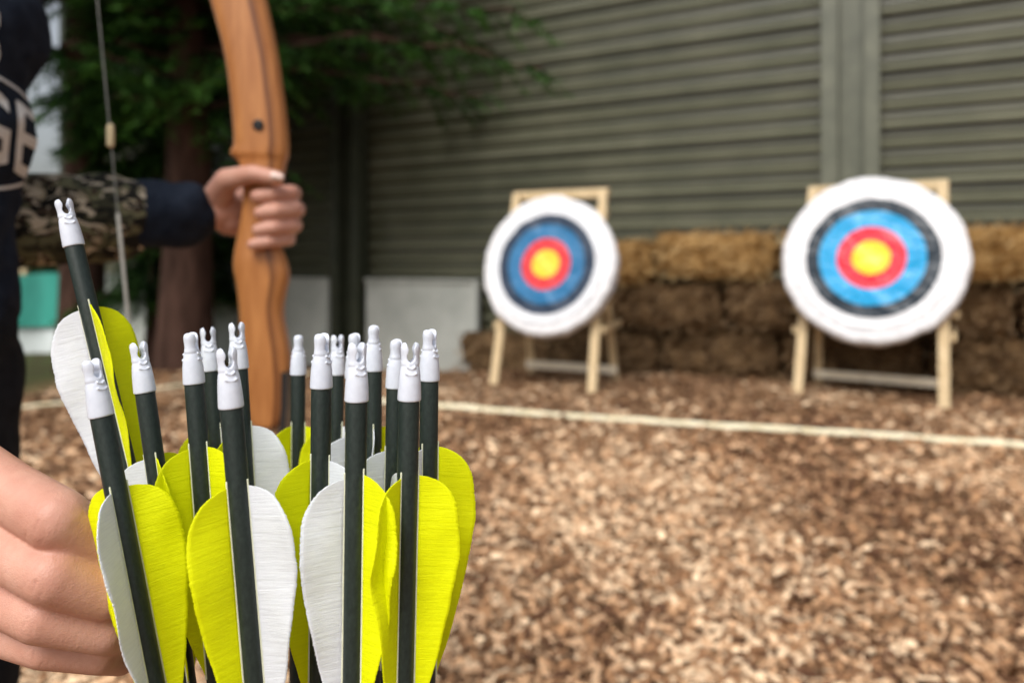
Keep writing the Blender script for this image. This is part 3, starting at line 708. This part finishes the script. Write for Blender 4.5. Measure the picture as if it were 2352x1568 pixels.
# chest lettering, laid on to the cloth where the print wraps round the flank
mlet=fabric('white_print',(.62,.62,.60),(.72,.72,.70),90)
TF=Vector((.72,-.69,0)).normalized(); TL=Vector((.69,.72,0)).normalized()
def project(verts2,faces,tc_,zc,name):
    V=[];ok=[]
    for a,b in verts2:
        o=PC+TL*(tc_+a)+TF*.6+Vector((0,0,zc+b)); hit=bv.ray_cast(o,-TF)
        good=hit[0] is not None and (hit[0]-o).length<.75
        V.append(hit[0]+TF*.0025 if good else Vector((0,0,0))); ok.append(good)
    fs=[f for f in faces if all(ok[i] for i in f)]
    used=sorted({i for f in fs for i in f}); mp={i:k for k,i in enumerate(used)}
    print('lettering',name,len(faces),len(fs))
    if fs: child(name,pymesh(name,[V[i] for i in used],[tuple(mp[i] for i in f) for f in fs]),mlet,person,True)
def text2(body,size,off=.0):
    cu=bpy.data.curves.new('t','FONT'); cu.body=body; cu.size=size; cu.offset=off; cu.resolution_u=6; cu.align_x='CENTER'; cu.align_y='CENTER'
    o=bpy.data.objects.new('t',cu); scratch.collection.objects.link(o); vl=scratch.view_layers[0]; vl.update()
    me=bpy.data.meshes.new_from_object(o.evaluated_get(vl.depsgraph)); bpy.data.objects.remove(o)
    bm=bmesh.new(); bm.from_mesh(me); bmesh.ops.triangulate(bm,faces=bm.faces[:])
    for _ in range(3):
        es=[e for e in bm.edges if e.calc_length()>.007]
        if es: bmesh.ops.subdivide_edges(bm,edges=es,cuts=1); bmesh.ops.triangulate(bm,faces=bm.faces[:])
    bm.verts.index_update(); v=[(p.co.x,p.co.y) for p in bm.verts]; f=[tuple(q.index for q in fc.verts) for fc in bm.faces]; bm.free(); return v,f
v,f=text2('GE',.105,.0012); v=[(a*.62,b-a*.12) for a,b in v]; project(v,f,.143,1.030,'lettering')
v,f=text2('S',.080,.002); v=[(a*.9,b-a*.6) for a,b in v]; project(v,f,.122,1.130,'lettering')
def strip(y0,k): 
    n=24; v=[];f=[]
    for i in range(n+1):
        a=-.08+.115*i/n; b=y0+k*(a+.02)**2*8
        v+= [(a,b-.0018),(a,b+.0018)]
    f=[(2*i,2*i+2,2*i+3,2*i+1) for i in range(n)]; return v,f
for y0,k in ((.056,-.6),(-.058,.6)): v,f=strip(y0,k); project(v,f,.142,1.032,'print_outline')
tick('person')
# ---------------------------------------------------------------- bow
BY=1.005
def Bp(u,v,dy=0): p=S(u,v,BY); p.y+=dy; return p
def Lp(u,v): return S(u,v,BY-max(0,600-u)*.00040)     # limbs and string lie in the bow's own plane, turned towards the archer's front
bowbase=Bp(600,470); bow=empty('recurve_bow',bowbase,'wooden recurve bow held upright in the archer\'s hand','bow')
Lc=[(-150,500),(-100,478),(-50,474),(0,484),(50,499),(100,513),(150,523),(200,530),(260,536),(320,540),(343,540),(347,531),(360,531),(368,548),(385,556),(430,562),(470,562),(510,556),(550,547),(590,539),(615,538),(640,544),(680,551),(720,554),(760,556),(800,555),(850,560),(900,565),(940,568),(965,580),(980,602)]
Rc=[(-150,574),(-100,586),(-50,598),(0,611),(50,622),(100,632),(150,641),(200,647),(260,656),(320,661),(343,661),(347,661),(360,660),(368,657),(385,652),(430,646),(470,640),(510,634),(550,636),(590,654),(615,662),(640,664),(680,652),(720,648),(760,656),(800,664),(850,668),(900,668),(940,664),(965,656),(980,642)]
def bow_mat():
    m=M('laminated_riser_wood',.38,.45); v=m.coord('Object',(3,3,.35)); f=m.noise(v,30,5,.6,.8); n=m.noise(m.coord('Object'),4,2)
    c=m.ramp(f,[(.25,(.35,.125,.034)),(.75,(.58,.255,.082))]); c=m.mix(c,(.30,.11,.03),m.math('MULTIPLY',n,.3))
    a=m.attr('lam'); c=m.mix(c,(.09,.025,.010),a.outputs['Fac']); m.color(c); m.bump(f,.08,.001); return m.m
def riser():
    bm=bmesh.new(); lay=bm.verts.layers.float.new('lam'); rows=[]
    for (v,l),(v2,r) in zip(Lc,Rc):
        th=.022 if not 365<v<590 else .019
        W=r-l; cs=[(l+W*.10,-th),(l+W*.30,-th*1.08),(l+W*.55,-th*1.08),(l+W*.74,-th*1.02),(l+W*.77,-th*.98),(l+W*.80,-th*.98),(l+W*.93,-th*.78),(r,-th*.45),(r+1,0),(r,th*.45),(l+W*.93,th*.8),(l+W*.55,th*1.05),(l+W*.2,th),(l+W*.03,th*.6),(l,0),(l+W*.03,-th*.6)]
        row=[]
        for i,(u,dy) in enumerate(cs):
            x=bm.verts.new(Bp(u,v,dy)-bowbase); x[lay]=1.0 if i in (4,) else (.6 if i==5 else 0); row.append(x)
        rows.append(row)
    n=len(rows[0])
    for a,b in zip(rows,rows[1:]):
        for k in range(n): bm.faces.new((a[k],a[(k+1)%n],b[(k+1)%n],b[k]))
    bm.faces.new(rows[0]); bm.faces.new(rows[-1][::-1]); bmesh.ops.recalc_face_normals(bm,faces=bm.faces[:])
    me=bpy.data.meshes.new('riser'); bm.to_mesh(me); bm.free()
    me=evalmesh(me,[('SUBSURF',dict(levels=2,render_levels=2))]); return me
mkobj('riser',riser(),bow_mat(),bow,True)
V,Fc=lathe([(.0035,-.001),(.007,-.001),(.0075,0),(.007,.0015),(.0045,.0012)],20)
me=pymesh('bush',V,Fc); me.transform(Matrix.Rotation(math.pi/2,4,'X')); me.transform(Matrix.Translation(Bp(607,295,-.0245)-bowbase)); mkobj('bushing',me,simple('black_insert',(.008,.008,.008),(.015,.015,.015),50,.4),bow,True)
mlimb=simple('black_limb_laminate',(.012,.012,.013),(.03,.03,.032),40,.3,.05,.001,.5,(1,1,.1))
def limb(name,path):
    P=[Lp(*p) for p in path]; V=[];Fc=[]
    for i,p in enumerate(P):
        d=(P[min(i+1,len(P)-1)]-P[max(i-1,0)]).normalized(); nn=Vector((0,1,0)); s=d.cross(nn).normalized(); w=.021*(1-.6*i/(len(P)-1)); t=.0045*(1-.5*i/(len(P)-1))
        for a,b in ((-1,-1),(1,-1),(1,1),(-1,1)): V.append(p+s*a*t+nn*b*w-bowbase)
    for i in range(len(P)-1):
        for k in range(4): a=i*4+k;b=i*4+(k+1)%4; Fc.append((a,b,b+4,a+4))
    Fc.append((3,2,1,0)); q=(len(P)-1)*4; Fc.append((q,q+1,q+2,q+3))
    mkobj(name,pymesh(name,V,Fc),mlimb,bow,False)
lowp=[(664,850),(662,930),(655,1010),(640,1090),(612,1180),(572,1280),(520,1380),(462,1480),(415,1560),(385,1640),(378,1710),(392,1770)]
upp=[(585,-20),(572,-100),(550,-190),(515,-280),(465,-380),(400,-480),(325,-580),(250,-670),(190,-740),(150,-800),(132,-860),(142,-920)]
limb('lower_limb',lowp); limb('upper_limb',upp)
V=[];Fc=[]; a=Lp(140,-860)-bowbase; b=Lp(388,1700)-bowbase
capsule(V,Fc,a,.0010,b,.0010,8)
mkobj('bowstring',pymesh('string',V,Fc),simple('grey_string',(.14,.15,.14),(.24,.25,.23),200,.6),bow,True)
V=[];Fc=[]; q0=a.lerp(b,.50);q1=a.lerp(b,.625); capsule(V,Fc,q0,.0022,q1,.0022,8)
mkobj('string_serving',pymesh('serving',V,Fc),simple('pale_serving_thread',(.45,.46,.42),(.60,.61,.57),200,.6),bow,True)
V=[];Fc=[]; c=a.lerp(b,(240+860)/2560); capsule(V,Fc,c-Vector((0,0,.010)),.0042,c+Vector((0,0,.010)),.0042,12); mkobj('nocking_point',pymesh('np',V,Fc),simple('tan_thread',(.5,.42,.25),(.65,.55,.35),200,.6),bow,True)
# ---------------------------------------------------------------- light, sky, camera
w=bpy.data.worlds.new('World'); scene.world=w; w.use_nodes=True; nt=w.node_tree
sky=nt.nodes.new('ShaderNodeTexSky'); sky.sky_type='NISHITA'; sky.sun_disc=False
EL=math.radians(50); AZ=math.radians(205)
sky.sun_elevation=EL; sky.sun_rotation=AZ; sky.dust_density=5; sky.air_density=1.2; sky.ozone_density=1
hs=nt.nodes.new('ShaderNodeHueSaturation'); hs.inputs['Saturation'].default_value=.40
bg=nt.nodes['Background']; bg.inputs['Strength'].default_value=.15
nt.links.new(sky.outputs[0],hs.inputs['Color']); nt.links.new(hs.outputs[0],bg.inputs['Color'])
sl=bpy.data.lights.new('sun','SUN'); sl.energy=2.4; sl.angle=math.radians(24); sl.color=(1,.98,.95)
so=bpy.data.objects.new('sun',sl); link(so)
sd=Vector((math.sin(AZ)*math.cos(EL),math.cos(AZ)*math.cos(EL),math.sin(EL)))
so.rotation_euler=sd.to_track_quat('Z','Y').to_euler()
cam=bpy.data.cameras.new('camera'); co_=bpy.data.objects.new('camera',cam); link(co_)
co_.location=(0,0,H); co_.rotation_euler=(math.pi/2,0,0); cam.sensor_width=36; cam.lens=F/2352*36
cam.shift_y=-(784-600)/2352; cam.clip_start=.02; cam.clip_end=1000
cam.dof.use_dof=True; cam.dof.focus_distance=.30; cam.dof.aperture_fstop=6.3; cam.dof.aperture_blades=7
scene.camera=co_
bpy.data.scenes.remove(scratch)
tick('end')
